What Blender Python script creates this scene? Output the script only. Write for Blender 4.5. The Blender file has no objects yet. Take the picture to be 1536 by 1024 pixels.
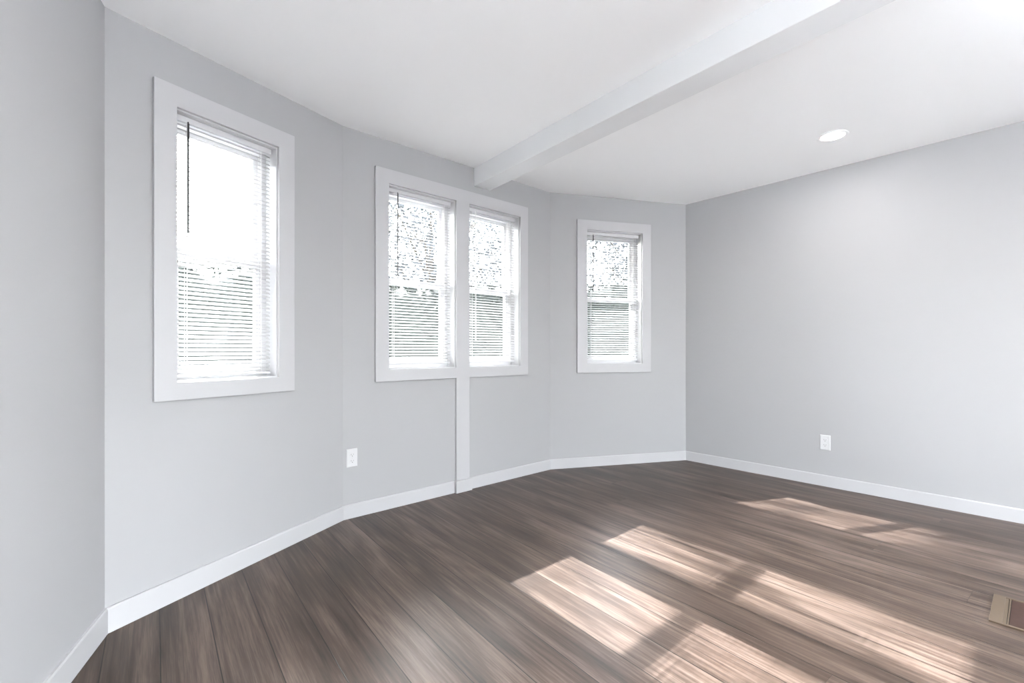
import bpy, bmesh, math, random
from mathutils import Vector, Matrix

random.seed(7)
scene = bpy.context.scene
COL = scene.collection

# ------------------------------------------------------------------ camera
F = 696.0                       # focal length in pixels of a 1536 wide frame
CAM_Z = 1.055
cam_d = bpy.data.cameras.new('camera')
cam_d.sensor_width = 36.0
cam_d.sensor_fit = 'HORIZONTAL'
cam_d.lens = F / 1536.0 * 36.0
cam_d.shift_y = 12.0 / 1536.0
cam_d.clip_start = 0.02
cam_d.clip_end = 300
cam = bpy.data.objects.new('camera', cam_d)
cam.location = (0, 0, CAM_Z)
cam.rotation_euler = (math.pi / 2, 0, 0)
COL.objects.link(cam)
scene.camera = cam

# ------------------------------------------------------------------ view, sky, sun
scene.view_settings.view_transform = 'Standard'
scene.view_settings.look = 'None'
scene.view_settings.gamma = 1.0
scene.view_settings.use_curve_mapping = False
scene.view_settings.exposure = 1.36

SUN_EL = math.radians(36.3)
SUN_H = Vector((0.608, -0.794, 0)).normalized()       # horizontal travel of the sunlight
world = bpy.data.worlds.new('world')
scene.world = world
world.use_nodes = True
nt = world.node_tree
nt.nodes.clear()
w_out = nt.nodes.new('ShaderNodeOutputWorld')
w_bg = nt.nodes.new('ShaderNodeBackground')
w_sky = nt.nodes.new('ShaderNodeTexSky')
w_sky.sky_type = 'NISHITA'
w_sky.sun_disc = False
w_sky.sun_elevation = SUN_EL
w_sky.sun_rotation = math.atan2(-SUN_H.x, -SUN_H.y)
w_sky.dust_density = 3.0
w_hs = nt.nodes.new('ShaderNodeHueSaturation')
w_hs.inputs['Saturation'].default_value = 0.30
nt.links.new(w_sky.outputs[0], w_hs.inputs['Color'])
nt.links.new(w_hs.outputs[0], w_bg.inputs['Color'])
nt.links.new(w_bg.outputs[0], w_out.inputs[0])
w_bg.inputs['Strength'].default_value = 1.9

sun_d = bpy.data.lights.new('sun', 'SUN')
sun_d.energy = 24.0
sun_d.angle = math.radians(0.53)
sun_d.color = (0.96, 0.975, 1.0)
sun = bpy.data.objects.new('sun', sun_d)
sd = Vector((SUN_H.x * math.cos(SUN_EL), SUN_H.y * math.cos(SUN_EL), -math.sin(SUN_EL)))
sun.rotation_euler = sd.to_track_quat('-Z', 'Y').to_euler()
sun.location = (-6, 8, 8)
COL.objects.link(sun)

cy = scene.cycles
cy.max_bounces = 12
cy.diffuse_bounces = 8
cy.glossy_bounces = 4
cy.transmission_bounces = 8
cy.transparent_max_bounces = 24
cy.sample_clamp_indirect = 6.0
cy.use_denoising = True

# ------------------------------------------------------------------ materials
def lin(c):
    c = c / 255.0
    return c / 12.92 if c <= 0.04045 else ((c + 0.055) / 1.055) ** 2.4

def rgb(r, g, b):
    return (lin(r), lin(g), lin(b), 1.0)

def paint(name, col, rough=0.5, bump=0.0, bscale=300, spec=0.5, var=0.0):
    m = bpy.data.materials.new(name)
    m.use_nodes = True
    n = m.node_tree.nodes
    l = m.node_tree.links
    p = n['Principled BSDF']
    p.inputs['Roughness'].default_value = rough
    p.inputs['Specular IOR Level'].default_value = spec
    tc = n.new('ShaderNodeTexCoord')
    nz = n.new('ShaderNodeTexNoise')
    nz.inputs['Scale'].default_value = bscale
    nz.inputs['Detail'].default_value = 3
    l.new(tc.outputs['Object'], nz.inputs['Vector'])
    mx = n.new('ShaderNodeMix')
    mx.data_type = 'RGBA'
    mx.inputs[6].default_value = tuple(c * (1 - var) for c in col[:3]) + (1,)
    mx.inputs[7].default_value = tuple(min(1, c * (1 + var)) for c in col[:3]) + (1,)
    l.new(nz.outputs['Fac'], mx.inputs[0])
    l.new(mx.outputs[2], p.inputs['Base Color'])
    if bump > 0:
        b = n.new('ShaderNodeBump')
        b.inputs['Strength'].default_value = bump
        b.inputs['Distance'].default_value = 0.0006
        l.new(nz.outputs['Fac'], b.inputs['Height'])
        l.new(b.outputs[0], p.inputs['Normal'])
    return m

M = {}
M['wall'] = paint('wall_paint', (0.395, 0.394, 0.399, 1), 0.85, 0.12, 260, 0.25, 0.01)
M['ceiling'] = paint('ceiling_paint', (0.955, 0.96, 0.965, 1), 0.9, 0.1, 200, 0.2, 0.005)
M['beam'] = paint('beam_paint', (0.78, 0.79, 0.80, 1), 0.8, 0.05, 200, 0.2, 0.005)
M['trim'] = paint('trim_paint', (0.48, 0.478, 0.487, 1), 0.45, 0.03, 120, 0.4, 0.005)
M['vinyl'] = paint('window_vinyl', (0.60, 0.60, 0.61, 1), 0.35, 0.0, 80, 0.5, 0.005)
M['plate'] = paint('outlet_plastic', (0.60, 0.60, 0.605, 1), 0.3, 0.0, 80, 0.5, 0.005)
M['slot'] = paint('outlet_slot_dark', (0.10, 0.10, 0.10, 1), 0.6, 0.0, 80, 0.3, 0.01)
M['screw'] = paint('screw_metal', (0.55, 0.55, 0.55, 1), 0.35, 0.0, 80, 0.6, 0.01)
M['wand'] = paint('wand_plastic_grey', (0.04, 0.04, 0.042, 1), 0.3, 0.0, 80, 0.5, 0.02)
M['cord'] = paint('blind_cord', (0.75, 0.75, 0.74, 1), 0.8, 0.0, 400, 0.2, 0.03)
M['vent_frame'] = paint('vent_frame_tan', rgb(90, 77, 63), 0.45, 0.1, 90, 0.4, 0.06)
M['vent_louver'] = paint('vent_louver_brown', rgb(56, 39, 33), 0.5, 0.1, 60, 0.4, 0.15)
M['duct_shade'] = paint('duct_shade_dark', (0.03, 0.025, 0.022, 1), 0.8, 0.0, 60, 0.2, 0.1)  # dark colour standing for the shade inside the duct
M['siding'] = paint('exterior_siding', (0.55, 0.55, 0.54, 1), 0.8, 0.05, 20, 0.2, 0.04)
M['grass'] = paint('lawn', (0.035, 0.045, 0.028, 1), 0.95, 0.3, 8, 0.1, 0.35)
M['bounce_paving'] = paint('bounce_concrete', (0.78, 0.78, 0.79, 1), 0.9, 0.2, 8, 0.2, 0.06)  # kept pale so the added paving bounces sunlight indoors
M['bark'] = paint('bark', (0.10, 0.085, 0.07, 1), 0.9, 0.5, 14, 0.2, 0.3)
M['hedge'] = paint('hedge_green', (0.014, 0.018, 0.014, 1), 0.8, 0.0, 6, 0.2, 0.4)
M['leaf'] = paint('tree_leaf', (0.08, 0.085, 0.09, 1), 0.7, 0.0, 5, 0.2, 0.3)

def slat_material():
    m = bpy.data.materials.new('blind_slat')
    m.use_nodes = True
    n = m.node_tree.nodes
    l = m.node_tree.links
    p = n['Principled BSDF']
    p.inputs['Base Color'].default_value = (0.50, 0.50, 0.505, 1)
    p.inputs['Roughness'].default_value = 0.5
    t = n.new('ShaderNodeBsdfTranslucent')
    t.inputs['Color'].default_value = (0.9, 0.9, 0.88, 1)
    mx = n.new('ShaderNodeMixShader')
    mx.inputs[0].default_value = 0.03
    l.new(p.outputs[0], mx.inputs[1])
    l.new(t.outputs[0], mx.inputs[2])
    l.new(mx.outputs[0], n['Material Output'].inputs[0])
    return m
M['slat'] = slat_material()

def glass_material():
    m = bpy.data.materials.new('window_glass')
    m.use_nodes = True
    n = m.node_tree.nodes
    l = m.node_tree.links
    n.remove(n['Principled BSDF'])
    t = n.new('ShaderNodeBsdfTransparent')
    t.inputs[0].default_value = (0.94, 0.95, 0.95, 1)
    g = n.new('ShaderNodeBsdfGlossy')
    g.inputs['Roughness'].default_value = 0.02
    fr = n.new('ShaderNodeFresnel')
    fr.inputs[0].default_value = 1.35
    mx = n.new('ShaderNodeMixShader')
    l.new(fr.outputs[0], mx.inputs[0])
    l.new(t.outputs[0], mx.inputs[1])
    l.new(g.outputs[0], mx.inputs[2])
    l.new(mx.outputs[0], n['Material Output'].inputs[0])
    return m
M['glass'] = glass_material()

def lens_material():
    m = bpy.data.materials.new('light_lens')
    m.use_nodes = True
    n = m.node_tree.nodes
    p = n['Principled BSDF']
    p.inputs['Base Color'].default_value = (0.9, 0.9, 0.9, 1)
    p.inputs['Emission Color'].default_value = (1.0, 0.96, 0.9, 1)
    p.inputs['Emission Strength'].default_value = 6.0
    return m
M['lens'] = lens_material()

PLANK_DIR = Vector((0.610, -0.7925, 0)).normalized()
PLANK_N = Vector((0.7925, 0.610, 0)).normalized()
PLANK_W = 0.157

def floor_material():
    m = bpy.data.materials.new('wood_plank_floor')
    m.use_nodes = True
    n = m.node_tree.nodes
    l = m.node_tree.links
    p = n['Principled BSDF']

    def math_(op, a=None, b=None, c=None):
        q = n.new('ShaderNodeMath')
        q.operation = op
        for i, v in enumerate((a, b, c)):
            if v is None:
                continue
            if isinstance(v, (int, float)):
                q.inputs[i].default_value = v
            else:
                l.new(v, q.inputs[i])
        return q.outputs[0]

    def dot(vec, out):
        q = n.new('ShaderNodeVectorMath')
        q.operation = 'DOT_PRODUCT'
        l.new(out, q.inputs[0])
        q.inputs[1].default_value = vec
        return q.outputs['Value']

    def comb(x, y, z=0.0):
        q = n.new('ShaderNodeCombineXYZ')
        for i, v in enumerate((x, y, z)):
            if isinstance(v, (int, float)):
                q.inputs[i].default_value = v
            else:
                l.new(v, q.inputs[i])
        return q.outputs[0]

    def noise(vec, scale, detail=4, rough=0.5, dist=0.0):
        q = n.new('ShaderNodeTexNoise')
        q.inputs['Scale'].default_value = scale
        q.inputs['Detail'].default_value = detail
        q.inputs['Roughness'].default_value = rough
        q.inputs['Distortion'].default_value = dist
        l.new(vec, q.inputs['Vector'])
        return q.outputs['Fac']

    def white(v):
        q = n.new('ShaderNodeTexWhiteNoise')
        q.noise_dimensions = '1D'
        l.new(v, q.inputs['W'])
        return q.outputs['Value']

    def mapr(v, a, b, c, d):
        q = n.new('ShaderNodeMapRange')
        l.new(v, q.inputs[0])
        for i, x in enumerate((a, b, c, d)):
            q.inputs[i + 1].default_value = x
        return q.outputs[0]

    tc = n.new('ShaderNodeTexCoord')
    pos = tc.outputs['Object']
    a = dot(PLANK_DIR, pos)
    b = dot(PLANK_N, pos)
    bb = math_('DIVIDE', math_('SUBTRACT', b, 0.015), PLANK_W)
    idx = math_('FLOOR', bb)
    fr = math_('FRACT', bb)
    r1 = white(idx)
    aa = math_('ADD', math_('DIVIDE', a, 14.0), math_('MULTIPLY', r1, 7.3))
    jdx = math_('FLOOR', aa)
    fa = math_('FRACT', aa)
    pid = math_('ADD', math_('MULTIPLY', idx, 13.7), math_('MULTIPLY', jdx, 5.31))
    r2 = white(pid)
    off = math_('MULTIPLY', r2, 40.0)
    # figure of the wood
    v1 = comb(math_('ADD', math_('MULTIPLY', a, 1.1), off), math_('MULTIPLY', b, 9.0), off)
    big = noise(v1, 1.3, 3, 0.5, 0.6)
    v2 = comb(math_('ADD', math_('MULTIPLY', a, 2.5), off), math_('MULTIPLY', b, 75.0), off)
    streak = noise(v2, 1.0, 5, 0.6, 0.3)
    v3 = comb(math_('ADD', math_('MULTIPLY', a, 14.0), off), math_('MULTIPLY', b, 420.0), off)
    fine = noise(v3, 1.0, 3, 0.6, 0.0)
    tone = math_('ADD', math_('MULTIPLY', big, 0.55), math_('MULTIPLY', streak, 0.45))
    tone = math_('ADD', tone, math_('MULTIPLY', math_('SUBTRACT', fine, 0.5), 0.25))
    tone = math_('ADD', tone, math_('MULTIPLY', math_('SUBTRACT', r2, 0.5), 0.05))
    ramp = n.new('ShaderNodeValToRGB')
    e = ramp.color_ramp.elements
    e[0].position = 0.34
    e[0].color = rgb(40, 31, 26)
    e[1].position = 0.67
    e[1].color = rgb(110, 95, 86)
    k = ramp.color_ramp.elements.new(0.50)
    k.color = rgb(73, 60, 52)
    l.new(tone, ramp.inputs[0])
    # seams
    d1 = math_('MINIMUM', fr, math_('SUBTRACT', 1.0, fr))
    s1 = mapr(math_('MULTIPLY', d1, PLANK_W), 0.0010, 0.0024, 0.0, 1.0)
    d2 = math_('MINIMUM', fa, math_('SUBTRACT', 1.0, fa))
    s2 = mapr(math_('MULTIPLY', d2, 14.0), 0.0002, 0.0007, 0.0, 1.0)
    s = math_('MINIMUM', s1, s2)
    mx = n.new('ShaderNodeMix')
    mx.data_type = 'RGBA'
    mx.blend_type = 'MIX'
    mx.inputs[6].default_value = rgb(20, 16, 13)
    l.new(s, mx.inputs[0])
    l.new(ramp.outputs[0], mx.inputs[7])
    l.new(mx.outputs[2], p.inputs['Base Color'])
    l.new(mapr(fine, 0.3, 0.7, 0.33, 0.45), p.inputs['Roughness'])
    p.inputs['Specular IOR Level'].default_value = 0.36
    h = math_('ADD', math_('MULTIPLY', fine, 0.25), s)
    bp = n.new('ShaderNodeBump')
    bp.inputs['Strength'].default_value = 0.5
    bp.inputs['Distance'].default_value = 0.0007
    l.new(h, bp.inputs['Height'])
    l.new(bp.outputs[0], p.inputs['Normal'])
    return m
M['floor'] = floor_material()

# ------------------------------------------------------------------ helpers
def link_mesh(name, bm, mat, parent=None, smooth=False, bevel=0.0, mw=None):
    bmesh.ops.remove_doubles(bm, verts=bm.verts, dist=1e-6)
    bmesh.ops.recalc_face_normals(bm, faces=bm.faces)
    me = bpy.data.meshes.new(name)
    bm.to_mesh(me)
    bm.free()
    me.materials.append(mat)
    for f in me.polygons:
        f.use_smooth = smooth
    o = bpy.data.objects.new(name, me)
    COL.objects.link(o)
    if parent is not None:
        o.parent = parent
    if mw is not None:
        o.matrix_world = mw
    if bevel > 0:
        b = o.modifiers.new('bevel', 'BEVEL')
        b.width = bevel
        b.segments = 2
        b.limit_method = 'ANGLE'
        b.angle_limit = math.radians(40)
    return o

def box(bm, x0, x1, y0, y1, z0, z1):
    vs = [bm.verts.new((x, y, z)) for z in (z0, z1) for y in (y0, y1) for x in (x0, x1)]
    for q in ((0, 1, 3, 2), (4, 6, 7, 5), (0, 4, 5, 1), (2, 3, 7, 6), (0, 2, 6, 4), (1, 5, 7, 3)):
        bm.faces.new([vs[i] for i in q])

def cyl(bm, c, r, h, seg=16, axis='Z', r2=None):
    mat = Matrix.Translation(c)
    if axis == 'Y':
        mat = mat @ Matrix.Rotation(math.pi / 2, 4, 'X')
    elif axis == 'X':
        mat = mat @ Matrix.Rotation(math.pi / 2, 4, 'Y')
    bmesh.ops.create_cone(bm, cap_ends=True, segments=seg, radius1=r, radius2=r if r2 is None else r2, depth=h, matrix=mat)

def lathe(bm, prof, seg=48):
    rings = []
    for r, z in prof:
        rings.append([bm.verts.new((r * math.cos(2 * math.pi * i / seg), r * math.sin(2 * math.pi * i / seg), z)) for i in range(seg)])
    for a, b in zip(rings, rings[1:]):
        for i in range(seg):
            j = (i + 1) % seg
            bm.faces.new((a[i], a[j], b[j], b[i]))
    return rings

def thing(name, label, cat, mw, group=None):
    o = bpy.data.objects.new(name, None)
    o.empty_display_size = 0.05
    COL.objects.link(o)
    o.matrix_world = mw
    o['label'] = label
    o['category'] = cat
    if group:
        o['group'] = group
    return o

def child(name, bm, mat, parent, **k):
    return link_mesh(name, bm, mat, parent, **k)

def struct(o, label=None):
    o['kind'] = 'structure'
    if label:
        o['label'] = label
    return o

def frame_mw(origin, t, z=0.0):
    return Matrix.Translation((origin[0], origin[1], z)) @ Matrix.Rotation(math.atan2(t[1], t[0]), 4, 'Z')

# ------------------------------------------------------------------ room plan
H = 2.44
T = 0.17
V = lambda x, y: Vector((x, y, 0))
C0 = V(-0.665, -0.345)
C1 = V(-1.647, 1.876)
C2 = V(-1.049, 2.875)
C3 = V(0.335, 4.094)
C4 = V(1.662, 4.440)
U = V(0.6628, -0.7488)
C5 = C4 + U * 5.9
UN = V(-0.7488, -0.6628)
wid = (C0 - C4).dot(UN)
C6 = C5 + UN * wid
PLAN = [C1, C2, C3, C4, C5, C6, C0]
NP = len(PLAN)

# outer line of the walls, mitred at the corners
def outer():
    out = []
    for i in range(NP):
        p0, p1, p2 = PLAN[i - 1], PLAN[i], PLAN[(i + 1) % NP]
        t1 = (p1 - p0).normalized()
        t2 = (p2 - p1).normalized()
        n1 = V(-t1.y, t1.x)
        n2 = V(-t2.y, t2.x)
        m = (n1 + n2)
        m = m / (m.dot(n1))
        out.append(p1 + m * T)
    return out
OUT = outer()

# the old wall at the bay's left corner is out of plumb below the sill
LEAN = Vector((0.134, -0.152, 0.0))
Z_LEAN = 0.80
L2 = (C2 - C1).length
L1 = (C0 - C1).length
t2v = (C2 - C1).normalized()
t1v = (C0 - C1).normalized()

def lean(p):
    """displacement of a world point on the two left walls"""
    if p.z >= Z_LEAN:
        return Vector((0, 0, 0))
    q = Vector((p.x, p.y, 0)) - C1
    d2 = abs(q.dot(Vector((-t2v.y, t2v.x, 0))))
    d1 = abs(q.dot(Vector((-t1v.y, t1v.x, 0))))
    u = 1 - max(0.0, p.z) / Z_LEAN
    k = u
    if d2 <= d1:
        a = 1 - min(1, max(0, q.dot(t2v) / L2))
    else:
        a = 1 - min(1, max(0, q.dot(t1v) / L1))
    return LEAN * (k * a)

def wall(name, i, openings, leans=False):
    p0, p1 = PLAN[i], PLAN[(i + 1) % NP]
    o0, o1 = OUT[i], OUT[(i + 1) % NP]
    t = (p1 - p0).normalized()
    L = (p1 - p0).length
    xs = {0.0, L}
    zs = {0.0, H}
    for (a, b, c, d) in openings:
        xs |= {a, b}
        zs |= {c, d}
    if leans:
        for k in range(1, 11):
            xs.add(L * k / 10 + 0.0013)
            zs.add(Z_LEAN * k / 10 + 0.0007)
        xs = {x for x in xs if x <= L}
    xs = sorted(xs)
    zs = sorted(zs)
    bm = bmesh.new()
    vi, vo = {}, {}
    so0 = (o0 - p0).dot(t)
    so1 = (o1 - p0).dot(t)
    n = V(-t.y, t.x)
    for a, x in enumerate(xs):
        for b, z in enumerate(zs):
            w = p0 + t * x
            w = Vector((w.x, w.y, z))
            if leans:
                w = w + lean(w)
            vi[a, b] = bm.verts.new(w)
            xo = so0 if a == 0 else (so1 if a == len(xs) - 1 else x)
            wo = p0 + t * xo + n * T
            vo[a, b] = bm.verts.new((wo.x, wo.y, z))

    def hole(a, b):
        if a < 0 or b < 0 or a >= len(xs) - 1 or b >= len(zs) - 1:
            return True
        cx = (xs[a] + xs[a + 1]) / 2
        cz = (zs[b] + zs[b + 1]) / 2
        return any(q[0] < cx < q[1] and q[2] < cz < q[3] for q in openings)
    for a in range(len(xs) - 1):
        for b in range(len(zs) - 1):
            if hole(a, b):
                continue
            bm.faces.new((vi[a, b], vi[a + 1, b], vi[a + 1, b + 1], vi[a, b + 1]))
            bm.faces.new((vo[a, b], vo[a, b + 1], vo[a + 1, b + 1], vo[a + 1, b]))
            if hole(a - 1, b):
                bm.faces.new((vi[a, b], vi[a, b + 1], vo[a, b + 1], vo[a, b]))
            if hole(a + 1, b):
                bm.faces.new((vi[a + 1, b], vo[a + 1, b], vo[a + 1, b + 1], vi[a + 1, b + 1]))
            if hole(a, b - 1):
                bm.faces.new((vi[a, b], vo[a, b], vo[a + 1, b], vi[a + 1, b]))
            if hole(a, b + 1):
                bm.faces.new((vi[a, b + 1], vi[a + 1, b + 1], vo[a + 1, b + 1], vo[a, b + 1]))
    o = link_mesh(name, bm, M['wall'])
    struct(o)
    if leans:
        for f in o.data.polygons:
            f.use_smooth = True
        try:
            o.data.set_sharp_from_angle(angle=math.radians(25))
        except Exception:
            pass
    return o

# openings: along the wall from, to, sill height, head height
OP_D = (0.248, 0.740, 0.903, 2.148)
OP_A = (0.298, 0.840, 0.918, 2.155)
OP_B = (0.9555, 1.479, 0.918, 2.155)
OP_C = (0.343, 0.905, 0.922, 2.135)
BACK_L = wid
OP_FILL_BACK = (2.0, 4.75, 0.10, 2.25)  # back, side and left openings are unseen, added to let in fill light
OP_FILL_SIDE = (3.0, 5.6, 0.10, 2.25)
OP_FILL_LEFT = (0.3, 2.5, 0.10, 2.25)

wall('wall_bay_left', 0, [OP_D], True)
wall('wall_bay_center', 1, [OP_A, OP_B])
wall('wall_bay_right', 2, [OP_C])
wall('wall_right', 3, [OP_FILL_SIDE])
wall('wall_back', 4, [OP_FILL_BACK])
wall('wall_left_rear', 5, [OP_FILL_LEFT])
wall('wall_left', 6, [], True)

def slab(name, z0, z1, mat, pts):
    bm = bmesh.new()
    lo = [bm.verts.new((p.x, p.y, z0)) for p in pts]
    hi = [bm.verts.new((p.x, p.y, z1)) for p in pts]
    bm.faces.new(lo[::-1])
    bm.faces.new(hi)
    k = len(pts)
    for i in range(k):
        j = (i + 1) % k
        bm.faces.new((lo[i], lo[j], hi[j], hi[i]))
    return struct(link_mesh(name, bm, mat))

slab('floor', -0.14, 0.0, M['floor'], OUT)
slab('ceiling', H, H + 0.14, M['ceiling'], OUT)

# ------------------------------------------------------------------ baseboards
def baseboard(name, i, leans=False, s0=0.0, s1=None, th=0.011, h=0.086):
    p0, p1 = PLAN[i], PLAN[(i + 1) % NP]
    t = (p1 - p0).normalized()
    L = (p1 - p0).length
    n = V(t.y, -t.x)

    def mit(idx, e):
        a, b, c = PLAN[idx - 1], PLAN[idx % NP], PLAN[(idx + 1) % NP]
        ta = (b - a).normalized()
        tb = (c - b).normalized()
        na, nb = V(ta.y, -ta.x), V(tb.y, -tb.x)
        m = na + nb
        m = m / m.dot(na)
        return b + m * e
    bm = bmesh.new()
    K = 12 if leans else 1
    prof = [(0.0, 0.0), (1.0, 0.0), (1.0, 0.93), (0.72, 1.0), (0.0, 1.0)]
    rows = []
    for k in range(K + 1):
        row = []
        for (e, z) in prof:
            a0 = mit(i, e * th) if s0 == 0 else p0 + t * s0 + n * e * th
            a1 = mit(i + 1, e * th) if s1 is None else p0 + t * s1 + n * e * th
            w = a0.lerp(a1, k / K)
            w = Vector((w.x, w.y, z * h))
            if leans:
                base = p0.lerp(p1, k / K)
                w = w + lean(Vector((base.x, base.y, z * h)))
            row.append(bm.verts.new(w))
        rows.append(row)
    for r0, r1 in zip(rows, rows[1:]):
        for j in range(len(prof)):
            jj = (j + 1) % len(prof)
            bm.faces.new((r0[j], r0[jj], r1[jj], r1[j]))
    bm.faces.new(rows[0])
    bm.faces.new(rows[-1][::-1])
    return struct(link_mesh(name, bm, M['trim']))

POST_S0, POST_S1 = 0.838, 0.957
baseboard('baseboard_bay_left', 0, True)
baseboard('baseboard_bay_center', 1)
baseboard('baseboard_bay_right', 2)
baseboard('baseboard_right', 3)
baseboard('baseboard_back', 4)
baseboard('baseboard_left_rear', 5)
baseboard('baseboard_left', 6, True)

# ------------------------------------------------------------------ windows
def wframe(i):
    p0, p1 = PLAN[i], PLAN[(i + 1) % NP]
    t = (p1 - p0).normalized()
    return frame_mw(p0, t)

def ring(bm, x0, x1, z0, z1, y0, y1, w, wt=None, wb=None):
    wt = w if wt is None else wt
    wb = w if wb is None else wb
    box(bm, x0, x0 + w, y0, y1, z0, z1)
    box(bm, x1 - w, x1, y0, y1, z0, z1)
    box(bm, x0 + w, x1 - w, y0, y1, z1 - wt, z1)
    box(bm, x0 + w, x1 - w, y0, y1, z0, z0 + wb)

def window(num, i, op):
    """double-hung vinyl window set into the opening; local x along the wall, y outward"""
    mw = wframe(i)
    x0, x1, z0, z1 = op
    root = bpy.data.objects.new('window_%d' % num, None)
    root.empty_display_size = 0.05
    COL.objects.link(root)
    root.matrix_world = mw @ Matrix.Translation((x0, 0, z0))
    struct(root)
    w, h = x1 - x0, z1 - z0
    jt = 0.010
    bm = bmesh.new()
    ring(bm, 0, w, 0, h, 0.0, 0.10, jt)
    child('jamb_liner', bm, M['vinyl'], root, bevel=0.0015)
    bm = bmesh.new()
    ring(bm, 0.002, w - 0.002, 0.002, h - 0.002, 0.095, 0.168, 0.034)
    child('window_frame', bm, M['vinyl'], root, bevel=0.002)
    a, b = 0.034, w - 0.034
    zm = h * 0.492
    # upper sash sits outside, lower sash inside
    bm = bmesh.new()
    ring(bm, a, b, zm - 0.016, h - 0.034, 0.132, 0.156, 0.026, 0.026, 0.032)
    us = child('upper_sash', bm, M['vinyl'], root, bevel=0.0015)
    bm = bmesh.new()
    box(bm, a + 0.024, b - 0.024, 0.142, 0.146, zm + 0.014, h - 0.058)
    child('pane', bm, M['glass'], us)
    bm = bmesh.new()
    ring(bm, a, b, 0.034, zm + 0.018, 0.106, 0.130, 0.028, 0.036, 0.040)
    ls = child('lower_sash', bm, M['vinyl'], root, bevel=0.0015)
    bm = bmesh.new()
    box(bm, a + 0.026, b - 0.026, 0.116, 0.120, 0.072, zm - 0.016)
    child('pane', bm, M['glass'], ls)
    bm = bmesh.new()
    cx = w / 2
    box(bm, cx - 0.022, cx + 0.022, 0.108, 0.128, zm + 0.018, zm + 0.026)
    box(bm, cx - 0.006, cx + 0.016, 0.106, 0.116, zm + 0.026, zm + 0.031)
    child('sash_lock', bm, M['vinyl'], ls, bevel=0.001)
    return root

window(1, 0, OP_D)
window(2, 1, OP_A)
window(3, 1, OP_B)
window(4, 2, OP_C)

def casing(num, i, ops, x0, x1, z0, z1, post=None):
    """flat painted boards around one or two openings"""
    mw = wframe(i)
    root = bpy.data.objects.new('trim_%d' % num, None)
    root.empty_display_size = 0.05
    COL.objects.link(root)
    root.matrix_world = mw @ Matrix.Translation((x0, 0, z0))
    struct(root)
    y0, y1 = -0.018, 0.0
    r = 0.004
    xs = {x0, x1}
    zs = {z0, z1}
    holes = []
    for (a, b, c, d) in ops:
        holes.append((a + r, b - r, c + r, d - r))
    if post:
        holes = [(holes[0][0], post[0], holes[0][2], holes[0][3]), (post[1], holes[1][1], holes[1][2], holes[1][3])]
        zs.add(0.0865)
        xs |= {post[0], post[1]}
    for q in holes:
        xs |= {q[0], q[1]}
        zs |= {q[2], q[3]}
    xs, zs = sorted(xs), sorted(zs)

    def solid(i_, j_):
        if i_ < 0 or j_ < 0 or i_ >= len(xs) - 1 or j_ >= len(zs) - 1:
            return False
        cx, cz = (xs[i_] + xs[i_ + 1]) / 2, (zs[j_] + zs[j_ + 1]) / 2
        if cz < z0 and not (post and post[0] < cx < post[1]):
            return False
        return not any(q[0] < cx < q[1] and q[2] < cz < q[3] for q in holes)
    bm = bmesh.new()
    vc = {}

    def vert(i_, j_, y):
        if (i_, j_, y) not in vc:
            vc[i_, j_, y] = bm.verts.new((xs[i_] - x0, y, zs[j_] - z0))
        return vc[i_, j_, y]
    for i_ in range(len(xs) - 1):
        for j_ in range(len(zs) - 1):
            if not solid(i_, j_):
                continue
            for y in (y0, y1):
                bm.faces.new((vert(i_, j_, y), vert(i_ + 1, j_, y), vert(i_ + 1, j_ + 1, y), vert(i_, j_ + 1, y)))
            for (di, dj, e0, e1) in ((-1, 0, (0, 0), (0, 1)), (1, 0, (1, 0), (1, 1)), (0, -1, (0, 0), (1, 0)), (0, 1, (0, 1), (1, 1))):
                if not solid(i_ + di, j_ + dj):
                    p, q = (i_ + e0[0], j_ + e0[1]), (i_ + e1[0], j_ + e1[1])
                    bm.faces.new((vert(p[0], p[1], y0), vert(q[0], q[1], y0), vert(q[0], q[1], y1), vert(p[0], p[1], y1)))
    bmesh.ops.recalc_face_normals(bm, faces=bm.faces)
    child('casing', bm, M['trim'], root, bevel=0.0015)
    if post:
        bm = bmesh.new()
        box(bm, post[0] - 0.012 - x0, post[1] + 0.012 - x0, -0.036, -0.0112, -z0, 0.090 - z0)
        child('plinth_block', bm, M['trim'], root, bevel=0.002)
    return root

casing(1, 0, [OP_D], 0.1635, 0.8275, 0.827, 2.238)
casing(2, 1, [OP_A, OP_B], 0.209, 1.5625, 0.845, 2.245, (POST_S0, POST_S1))
casing(3, 2, [OP_C], 0.2527, 0.989, 0.847, 2.218)

# unseen big windows, added behind and beside the camera to brighten the room
def fill_window(num, i, op):
    mw = wframe(i)
    x0, x1, z0, z1 = op
    root = bpy.data.objects.new('window_%d' % num, None)  # added window, numbered on from those of the bay
    COL.objects.link(root)
    root.matrix_world = mw @ Matrix.Translation((x0, 0, z0))
    struct(root)
    w, h = x1 - x0, z1 - z0
    bm = bmesh.new()
    ring(bm, 0, w, 0, h, 0.0, 0.15, 0.03)
    for k in (1, 2):
        box(bm, w * k / 3 - 0.025, w * k / 3 + 0.025, 0.05, 0.12, 0.03, h - 0.03)
    child('window_frame', bm, M['vinyl'], root, bevel=0.002)
    bm = bmesh.new()
    box(bm, 0.03, w - 0.03, 0.083, 0.087, 0.03, h - 0.03)
    child('pane', bm, M['glass'], root)
    bm = bmesh.new()
    ring(bm, -0.085, w + 0.085, -0.085, h + 0.085, -0.018, 0.0, 0.088)
    child('casing', bm, M['trim'], root, bevel=0.0015)
fill_window(5, 4, OP_FILL_BACK)
fill_window(6, 3, OP_FILL_SIDE)
fill_window(7, 5, OP_FILL_LEFT)

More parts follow.
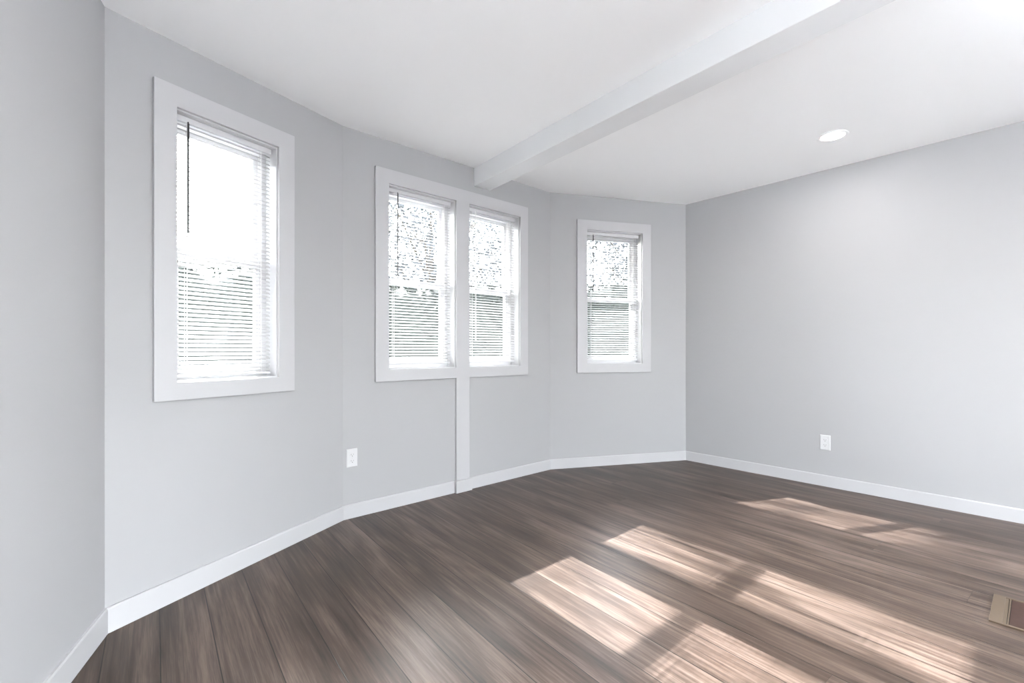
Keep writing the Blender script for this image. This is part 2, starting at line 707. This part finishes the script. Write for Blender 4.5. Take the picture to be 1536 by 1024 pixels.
# ------------------------------------------------------------------ blinds
def blind(label, i, op, wand_x, wand_len, wand_mat, tilt=25.0, drop=0.012):
    mw = wframe(i)
    x0, x1, z0, z1 = op
    g = 0.014
    root = thing('window_blind', label, 'blind', mw @ Matrix.Translation(((x0 + x1) / 2, 0.052, z1 - 0.010)), 'white mini blinds in the bay windows')
    hw = (x1 - x0) / 2 - g
    bm = bmesh.new()
    box(bm, -hw, hw, -0.014, 0.014, -0.026, -0.001)
    box(bm, -hw, hw, -0.0165, -0.014, -0.028, -0.0005)
    child('headrail', bm, M['vinyl'], root, bevel=0.001)
    top = -0.040
    bot = -(z1 - z0 - 0.020) + drop + 0.020
    pitch = 0.0205
    nsl = int((top - bot) / pitch)
    bm = bmesh.new()
    wv = 0.0252
    th = math.radians(tilt)
    rnd = random.Random(int(x0 * 1000) + i * 17)
    drift = 0.0
    for k in range(nsl + 1):
        z = top - k * pitch
        drift = 0.7 * drift + rnd.uniform(-2.2, 2.2)
        tt = th + math.radians(drift)
        sag = rnd.uniform(-0.0004, 0.0004)
        prev = None
        for j in range(5):
            u = (j / 4 - 0.5) * wv
            c = 0.0016 * (1 - (2 * u / wv) ** 2)
            y = u * math.cos(tt) - c * math.sin(tt)
            zz = u * math.sin(tt) + c * math.cos(tt)
            cur = (bm.verts.new((-hw + 0.003, y, z + zz + sag)), bm.verts.new((hw - 0.003, y, z + zz - sag)))
            if prev:
                bm.faces.new((prev[0], prev[1], cur[1], cur[0]))
            prev = cur
    child('slats', bm, M['slat'], root, smooth=True)
    zb = top - nsl * pitch - 0.018
    bm = bmesh.new()
    box(bm, -hw + 0.003, hw - 0.003, -0.012, 0.012, zb - 0.007, zb + 0.005)
    child('bottom_rail', bm, M['vinyl'], root, bevel=0.0015)
    for sx in (-1, 1):
        bm = bmesh.new()
        cx = sx * (hw - 0.055)
        for yy in (-0.0135, 0.0135):
            box(bm, cx - 0.0011, cx + 0.0011, yy - 0.0005, yy + 0.0005, zb, -0.026)
        cyl(bm, (cx + 0.004, 0.0, (zb - 0.026) / 2), 0.0009, abs(zb) - 0.026, 8)
        child('ladder_cord', bm, M['cord'], root)
    bm = bmesh.new()
    wx = -hw - g + wand_x
    cyl(bm, (wx, -0.022, -0.030 - wand_len / 2), 0.0042, wand_len, 6)
    cyl(bm, (wx, -0.022, -0.030 - wand_len - 0.004), 0.0055, 0.012, 8)
    box(bm, wx - 0.002, wx + 0.002, -0.0225, -0.014, -0.028, -0.022)
    child('tilt_wand', bm, wand_mat, root)
    return root

blind('white mini blind with a dark wand, in the single window at the left', 0, OP_D, 0.070, 0.50, M['wand'], tilt=36.0)
blind('white mini blind in the left half of the paired window, dark wand to mid height', 1, OP_A, 0.092, 0.55, M['wand'])
blind('white mini blind with a pale wand, in the right half of the paired window', 1, OP_B, 0.095, 0.98, M['cord'])
blind('white mini blind in the small far window nearest the room corner', 2, OP_C, 0.085, 0.50, M['wand'])

# ------------------------------------------------------------------ ceiling beam
def beam():
    # lower left edge meets the bay wall at (-0.290, 3.543)
    d = V(0.6145, -0.789).normalized()
    n = V(0.789, 0.6145).normalized()
    a0 = V(-0.290, 3.543)
    tw = (C3 - C2).normalized()
    nw = V(-tw.y, tw.x)
    zb = 2.302
    L = 6.0
    bm = bmesh.new()

    def hit(p):
        # slide p along d to the plane of the bay wall
        k = (C2 - p).dot(nw) / d.dot(nw)
        return p + d * k
    pl = hit(a0)
    pr = hit(a0 + n * 0.155)
    # far end at back wall
    nb = U
    kb = (C5 - pl).dot(nb) / d.dot(nb)
    kb2 = (C5 - pr).dot(nb) / d.dot(nb)
    e = [pl, pr, pr + d * kb2, pl + d * kb]
    lo = [bm.verts.new((p.x, p.y, zb)) for p in e]
    hi = [bm.verts.new((p.x, p.y, H)) for p in e]
    bm.faces.new(lo)
    bm.faces.new(hi[::-1])
    for i in range(4):
        j = (i + 1) % 4
        bm.faces.new((lo[i], lo[j], hi[j], hi[i]))
    struct(link_mesh('ceiling_beam', bm, M['beam'], bevel=0.003))
beam()

# ------------------------------------------------------------------ recessed light
def downlight(x, y, label, power):
    root = thing('recessed_light', label, 'ceiling light', Matrix.Translation((x, y, H)))
    bm = bmesh.new()
    lathe(bm, [(0.066, -0.0005), (0.066, -0.003), (0.070, -0.0042), (0.082, -0.0038), (0.087, -0.0015), (0.087, -0.0002)])
    child('trim_ring', bm, M['ceiling'], root, smooth=True)
    bm = bmesh.new()
    r = lathe(bm, [(0.0655, -0.0012), (0.0655, -0.003), (0.045, -0.0042), (0.02, -0.0048)])
    bm.faces.new(r[-1])
    bm.faces.new(r[0][::-1])
    child('lens', bm, M['lens'], root)
    ld = bpy.data.lights.new('downlight_lamp', 'AREA')
    ld.shape = 'DISK'
    ld.size = 0.12
    ld.energy = power
    ld.color = (1.0, 0.97, 0.94)
    lo = bpy.data.objects.new('downlight_lamp', ld)
    lo.location = (0, 0, -0.008)
    lo.parent = root
    COL.objects.link(lo)
downlight(2.08, 3.01, 'round white recessed ceiling light, lit, near the right wall', 3.0)
for (lx, ly, ll) in ((3.40, 1.50, 'added recessed fill light beside the right wall, out of view'),
                     (4.70, 0.00, 'added recessed fill light in the rear right corner, behind the camera'),
                     (1.85, -0.66, 'added recessed fill light in the middle of the room, behind the camera'),
                     (3.20, -2.15, 'added recessed fill light nearest the added rear window, behind the camera'),
                     (0.45, -0.55, 'added recessed fill light nearest the left wall, behind the camera')):
    downlight(lx, ly, ll, 22.0 if lx < 1 else (6.0 if ly > 1 else 11.0))  # extra unseen lamps, added only to brighten the room

# ------------------------------------------------------------------ outlets
def outlet(label, i, s, z):
    mw = wframe(i) @ Matrix.Translation((s, 0, z))
    root = thing('wall_outlet', label, 'outlet', mw, 'electrical outlets')
    bm = bmesh.new()
    # cover plate with a shallow sloped rim
    w, h = 0.035, 0.0575
    a = [(-w, 0.0, -h), (w, 0.0, -h), (w, 0.0, h), (-w, 0.0, h)]
    b = [(-w + .001, -0.004, -h + .001), (w - .001, -0.004, -h + .001), (w - .001, -0.004, h - .001), (-w + .001, -0.004, h - .001)]
    c = [(-w + .005, -0.006, -h + .005), (w - .005, -0.006, -h + .005), (w - .005, -0.006, h - .005), (-w + .005, -0.006, h - .005)]
    R = [[bm.verts.new(p) for p in q] for q in (a, b, c)]
    for r0, r1 in zip(R, R[1:]):
        for k in range(4):
            bm.faces.new((r0[k], r0[(k + 1) % 4], r1[(k + 1) % 4], r1[k]))
    bm.faces.new(R[2])
    bm.faces.new(R[0][::-1])
    child('cover_plate', bm, M['plate'], root)
    for sz in (-1, 1):
        cz = sz * 0.0195
        bm = bmesh.new()
        pts = []
        for k in range(28):
            an = 2 * math.pi * k / 28
            px = 0.0172 * math.cos(an)
            pz = max(-0.0135, min(0.0135, 0.0172 * math.sin(an)))
            pts.append((px, pz))
        f0 = [bm.verts.new((p[0], -0.0055, cz + p[1])) for p in pts]
        f1 = [bm.verts.new((p[0], -0.0078, cz + p[1])) for p in pts]
        bm.faces.new(f1)
        for k in range(28):
            bm.faces.new((f0[k], f0[(k + 1) % 28], f1[(k + 1) % 28], f1[k]))
        soc = child('socket', bm, M['plate'], root)
        bm = bmesh.new()
        box(bm, -0.0080, -0.0060, -0.0082, -0.0070, cz - 0.001, cz + 0.008)
        box(bm, 0.0058, 0.0076, -0.0082, -0.0070, cz, cz + 0.007)
        cyl(bm, (0, -0.0076, cz - 0.007), 0.0026, 0.0012, 12, 'Y')
        child('slots', bm, M['slot'], soc)
    bm = bmesh.new()
    cyl(bm, (0, -0.0065, 0), 0.003, 0.0016, 12, 'Y')
    child('screw', bm, M['screw'], root)

outlet('white duplex outlet on the bay wall, low beside the left corner under the paired window', 1, 0.058, 0.375)
s5 = (V(2.420, 3.584) - C4).dot(U)
outlet('white duplex outlet low on the plain right wall', 3, s5, 0.337)

# ------------------------------------------------------------------ floor vent
def floor_vent():
    P0 = V(2.075, 1.998)
    P1 = V(1.851, 1.802)
    t = (P0 - P1).normalized()         # short end, seen on the left
    d = V(t.y, -t.x)                   # runs off to the right
    mw = Matrix.Translation((P1.x, P1.y, 0)) @ Matrix.Rotation(math.atan2(d.y, d.x), 4, 'Z')
    root = thing('floor_vent', 'tan framed floor vent with brown louvers at the right edge of the wood floor', 'vent', mw)
    w = (P0 - P1).length
    L = 0.40
    e, sd_, h = 0.036, 0.012, 0.006
    bm = bmesh.new()
    box(bm, 0, e, 0, w, 0.0002, h)
    box(bm, L - e, L, 0, w, 0.0002, h)
    box(bm, e, L - e, 0, sd_, 0.0002, h)
    box(bm, e, L - e, w - sd_, w, 0.0002, h)
    child('frame', bm, M['vent_frame'], root, bevel=0.0015)
    bm = bmesh.new()
    box(bm, e, e + 0.010, sd_, w - sd_, 0.0002, 0.0040)
    box(bm, e + 0.012, e + 0.016, sd_, w - sd_, 0.0002, 0.0052)
    child('inner_lip', bm, M['vent_frame'], root, bevel=0.0005)
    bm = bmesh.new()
    box(bm, e, L - e, sd_, w - sd_, 0.0002, 0.0008)  # thin dark plate, painted shade beneath the louvers
    child('duct_shade_plate', bm, M['duct_shade'], root)
    nl = 22
    bm = bmesh.new()
    y = sd_ + 0.004
    st = (w - 2 * sd_ - 0.004) / nl
    for k in range(nl):
        yy = y + k * st
        vs = [bm.verts.new(p) for p in ((e + 0.018, yy, 0.001), (L - e - 0.002, yy, 0.001), (L - e - 0.002, yy + st * 0.62, 0.0042), (e + 0.018, yy + st * 0.62, 0.0042),
                                        (e + 0.018, yy + st * 0.72, 0.0036), (L - e - 0.002, yy + st * 0.72, 0.0036))]
        bm.faces.new(vs[:4])
        bm.faces.new((vs[3], vs[2], vs[5], vs[4]))
    child('louvers', bm, M['vent_louver'], root)
floor_vent()

# ------------------------------------------------------------------ outdoors
def ground():
    bm = bmesh.new()
    box(bm, -60, 60, -60, 60, -1.0, -0.6)
    struct(link_mesh('ground', bm, M['grass']))
    bm = bmesh.new()
    lo = [bm.verts.new((p.x, p.y, -0.6)) for p in OUT]
    hi = [bm.verts.new((p.x, p.y, -0.141)) for p in OUT]
    for i in range(NP):
        j = (i + 1) % NP
        bm.faces.new((lo[i], lo[j], hi[j], hi[i]))
    bm.faces.new(hi)
    bm.faces.new(lo[::-1])
    struct(link_mesh('foundation', bm, M['siding']))
ground()

def bounce_paving():  # unseen pale paving, added to bounce daylight up to the ceiling
    a = C5 + U * (T + 0.05)
    b = C6 + U * (T + 0.05)
    c = C4 - UN * (T + 0.05)
    e = C5 - UN * (T + 0.05)
    pts = [e + U * (T + 0.05), b + UN * (T + 0.05), C0 + UN * (T + 0.08) + U * 0.3, C0 + UN * 12 + U * 0.3, b + UN * 12 + U * 14, e + U * 14 - UN * 14, c + U * 0.5 - UN * 14, c + U * 0.5]
    pts = pts[::-1]
    slab('bounce_slab', -0.58, -0.16, M['bounce_paving'], pts)
bounce_paving()

def front_bounce():  # added pale slab that throws sunlight up through the bay windows
    w = [V(-8.5, 3.0), V(-8.5, 7.2), V(-4, 6.6), V(5.5, 6.6), V(7.5, 4.5), V(4.8, 2.0), OUT[3], OUT[2], OUT[1], OUT[0], V(-1.9, -2.0)]
    slab('front_bounce_slab', -0.58, -0.5, M['bounce_paving'], w[::-1])
front_bounce()

def leaves(bm, c, r, cnt, size, rnd, shell=0.45):
    for _ in range(cnt):
        while True:
            v = Vector((rnd.uniform(-1, 1), rnd.uniform(-1, 1), rnd.uniform(-1, 1)))
            if shell < v.length < 1:
                break
        p = Vector(c) + Vector((v.x * r[0], v.y * r[1], v.z * r[2]))
        a = Vector((rnd.gauss(0, 1), rnd.gauss(0, 1), rnd.gauss(0, 1))).normalized()
        b = a.cross(Vector((rnd.gauss(0, 1), rnd.gauss(0, 1), rnd.gauss(0, 1)))).normalized()
        s = size * rnd.uniform(0.6, 1.3)
        q = [p + a * s, p + b * s * 0.45, p - a * s, p - b * s * 0.45]
        bm.faces.new([bm.verts.new(x) for x in q])

def limb(bm, a, b, ra, rb, seg=7):
    a, b = Vector(a), Vector(b)
    d = (b - a)
    q = d.to_track_quat('Z', 'Y').to_matrix().to_4x4()
    bmesh.ops.create_cone(bm, cap_ends=True, segments=seg, radius1=ra, radius2=rb, depth=d.length,
                          matrix=Matrix.Translation((a + b) / 2) @ q)

def tree(x, y, h, rc, label, cnt, seed, cz=None):
    rnd = random.Random(seed)
    root = thing('tree', label, 'tree', Matrix.Translation((x, y, -0.6)), 'trees outside the windows')
    bm = bmesh.new()
    limb(bm, (0, 0, 0), (0.05, 0, h * 0.45), 0.16, 0.11)
    tips = []
    for k in range(9):
        an = k * 2.4
        z0 = h * (0.30 + 0.03 * k)
        e = (math.cos(an) * rc * 0.7, math.sin(an) * rc * 0.7, z0 + h * 0.28)
        limb(bm, (0.03, 0, z0), e, 0.05, 0.018)
        for m in range(4):
            f = (e[0] + rnd.uniform(-.5, .5) * rc, e[1] + rnd.uniform(-.5, .5) * rc, e[2] + rnd.uniform(0.1, 0.6) * rc)
            limb(bm, e, f, 0.018, 0.005, 5)
    limb(bm, (0.05, 0, h * 0.45), (0, 0, h * 0.9), 0.11, 0.02)
    child('trunk', bm, M['bark'], root)
    bm = bmesh.new()
    leaves(bm, (0, 0, h * 0.66), (rc, rc, h * 0.36), int(cnt * 1.9), 0.062, rnd, 0.1)
    child('foliage', bm, M['leaf'], root)

tree(-2.2, 12.5, 6.5, 2.0, 'tree seen through the left half of the paired window', 5200, 1)
tree(0.7, 18.0, 7.0, 1.9, 'tree seen through the right half of the paired window', 6000, 2)
tree(4.0, 12.5, 6.5, 2.1, 'tree seen through the small far window', 6000, 3)

def high_tree():
    rnd = random.Random(21)
    x, y = -5.27, 10.95
    root = thing('tree', 'tall tree standing far left outdoors, its high branches dappling the sunlight', 'tree', Matrix.Translation((x, y, -0.6)), 'trees outside the windows')
    bm = bmesh.new()
    limb(bm, (0, 0, 0), (0.1, 0, 7.6), 0.16, 0.09)
    limb(bm, (0.1, 0, 7.6), (0, 0, 11.2), 0.09, 0.02)
    for k in range(10):
        an = k * 2.4
        z0 = 7.2 + 0.3 * k
        e = (math.cos(an) * 1.5, math.sin(an) * 1.5, z0 + 0.8)
        limb(bm, (0.08, 0, z0), e, 0.04, 0.012)
    child('trunk', bm, M['bark'], root)
    bm = bmesh.new()
    leaves(bm, (0, 0, 10.8), (2.3, 2.3, 1.7), 800, 0.10, rnd, 0.0)
    leaves(bm, (0.75, 0.55, 9.6), (0.9, 0.9, 0.5), 1000, 0.10, rnd, 0.0)
    child('foliage', bm, M['leaf'], root)
high_tree()

def hedge(x0, x1, y, d, h, label, seed):
    rnd = random.Random(seed)
    bm = bmesh.new()
    cx, w = (x0 + x1) / 2, (x1 - x0) / 2
    root = thing('hedge', label, 'hedge', Matrix.Translation((cx, y, -0.6)))
    nx, nz = 40, 16
    # lumpy body
    for face in range(1):
        ringv = []
        for a in range(nx + 1):
            x = -w + 2 * w * a / nx
            row = []
            for b in range(nz):
                an = math.pi * b / (nz - 1)
                yy = -math.cos(an) * d / 2
                zz = (math.sin(an) ** 0.4) * h
                k = 1 + rnd.uniform(-0.05, 0.05)
                row.append(bm.verts.new((x, yy * k, max(0, zz * k))))
            ringv.append(row)
        for r0, r1 in zip(ringv, ringv[1:]):
            for b in range(nz - 1):
                bm.faces.new((r0[b], r0[b + 1], r1[b + 1], r1[b]))
        bm.faces.new(ringv[0])
        bm.faces.new(ringv[-1][::-1])
    child('hedge_body', bm, M['hedge'], root, smooth=True)
    bm = bmesh.new()
    for _ in range(3500):
        x = rnd.uniform(-w, w)
        an = rnd.uniform(0.02, math.pi - 0.02)
        p = Vector((x, -math.cos(an) * d / 2 * 1.03, (math.sin(an) ** 0.4) * h * 1.03))
        a = Vector((rnd.gauss(0, 1), rnd.gauss(0, 1), rnd.gauss(0, 1))).normalized()
        b = a.cross(Vector((rnd.gauss(0, 1), rnd.gauss(0, 1), rnd.gauss(0, 1)))).normalized()
        s = 0.05
        bm.faces.new([bm.verts.new(q) for q in (p + a * s, p + b * s * .5, p - a * s, p - b * s * .5)])
    child('hedge_leaves', bm, M['hedge'], root)
hedge(-3.2, 6.5, 7.5, 1.2, 2.6, 'dark hedge seen between the slats of the paired window and the far window', 5)
hedge(-13.0, -4.2, 8.2, 1.2, 3.0, 'low dark hedge seen between the slats of the single left window', 8)
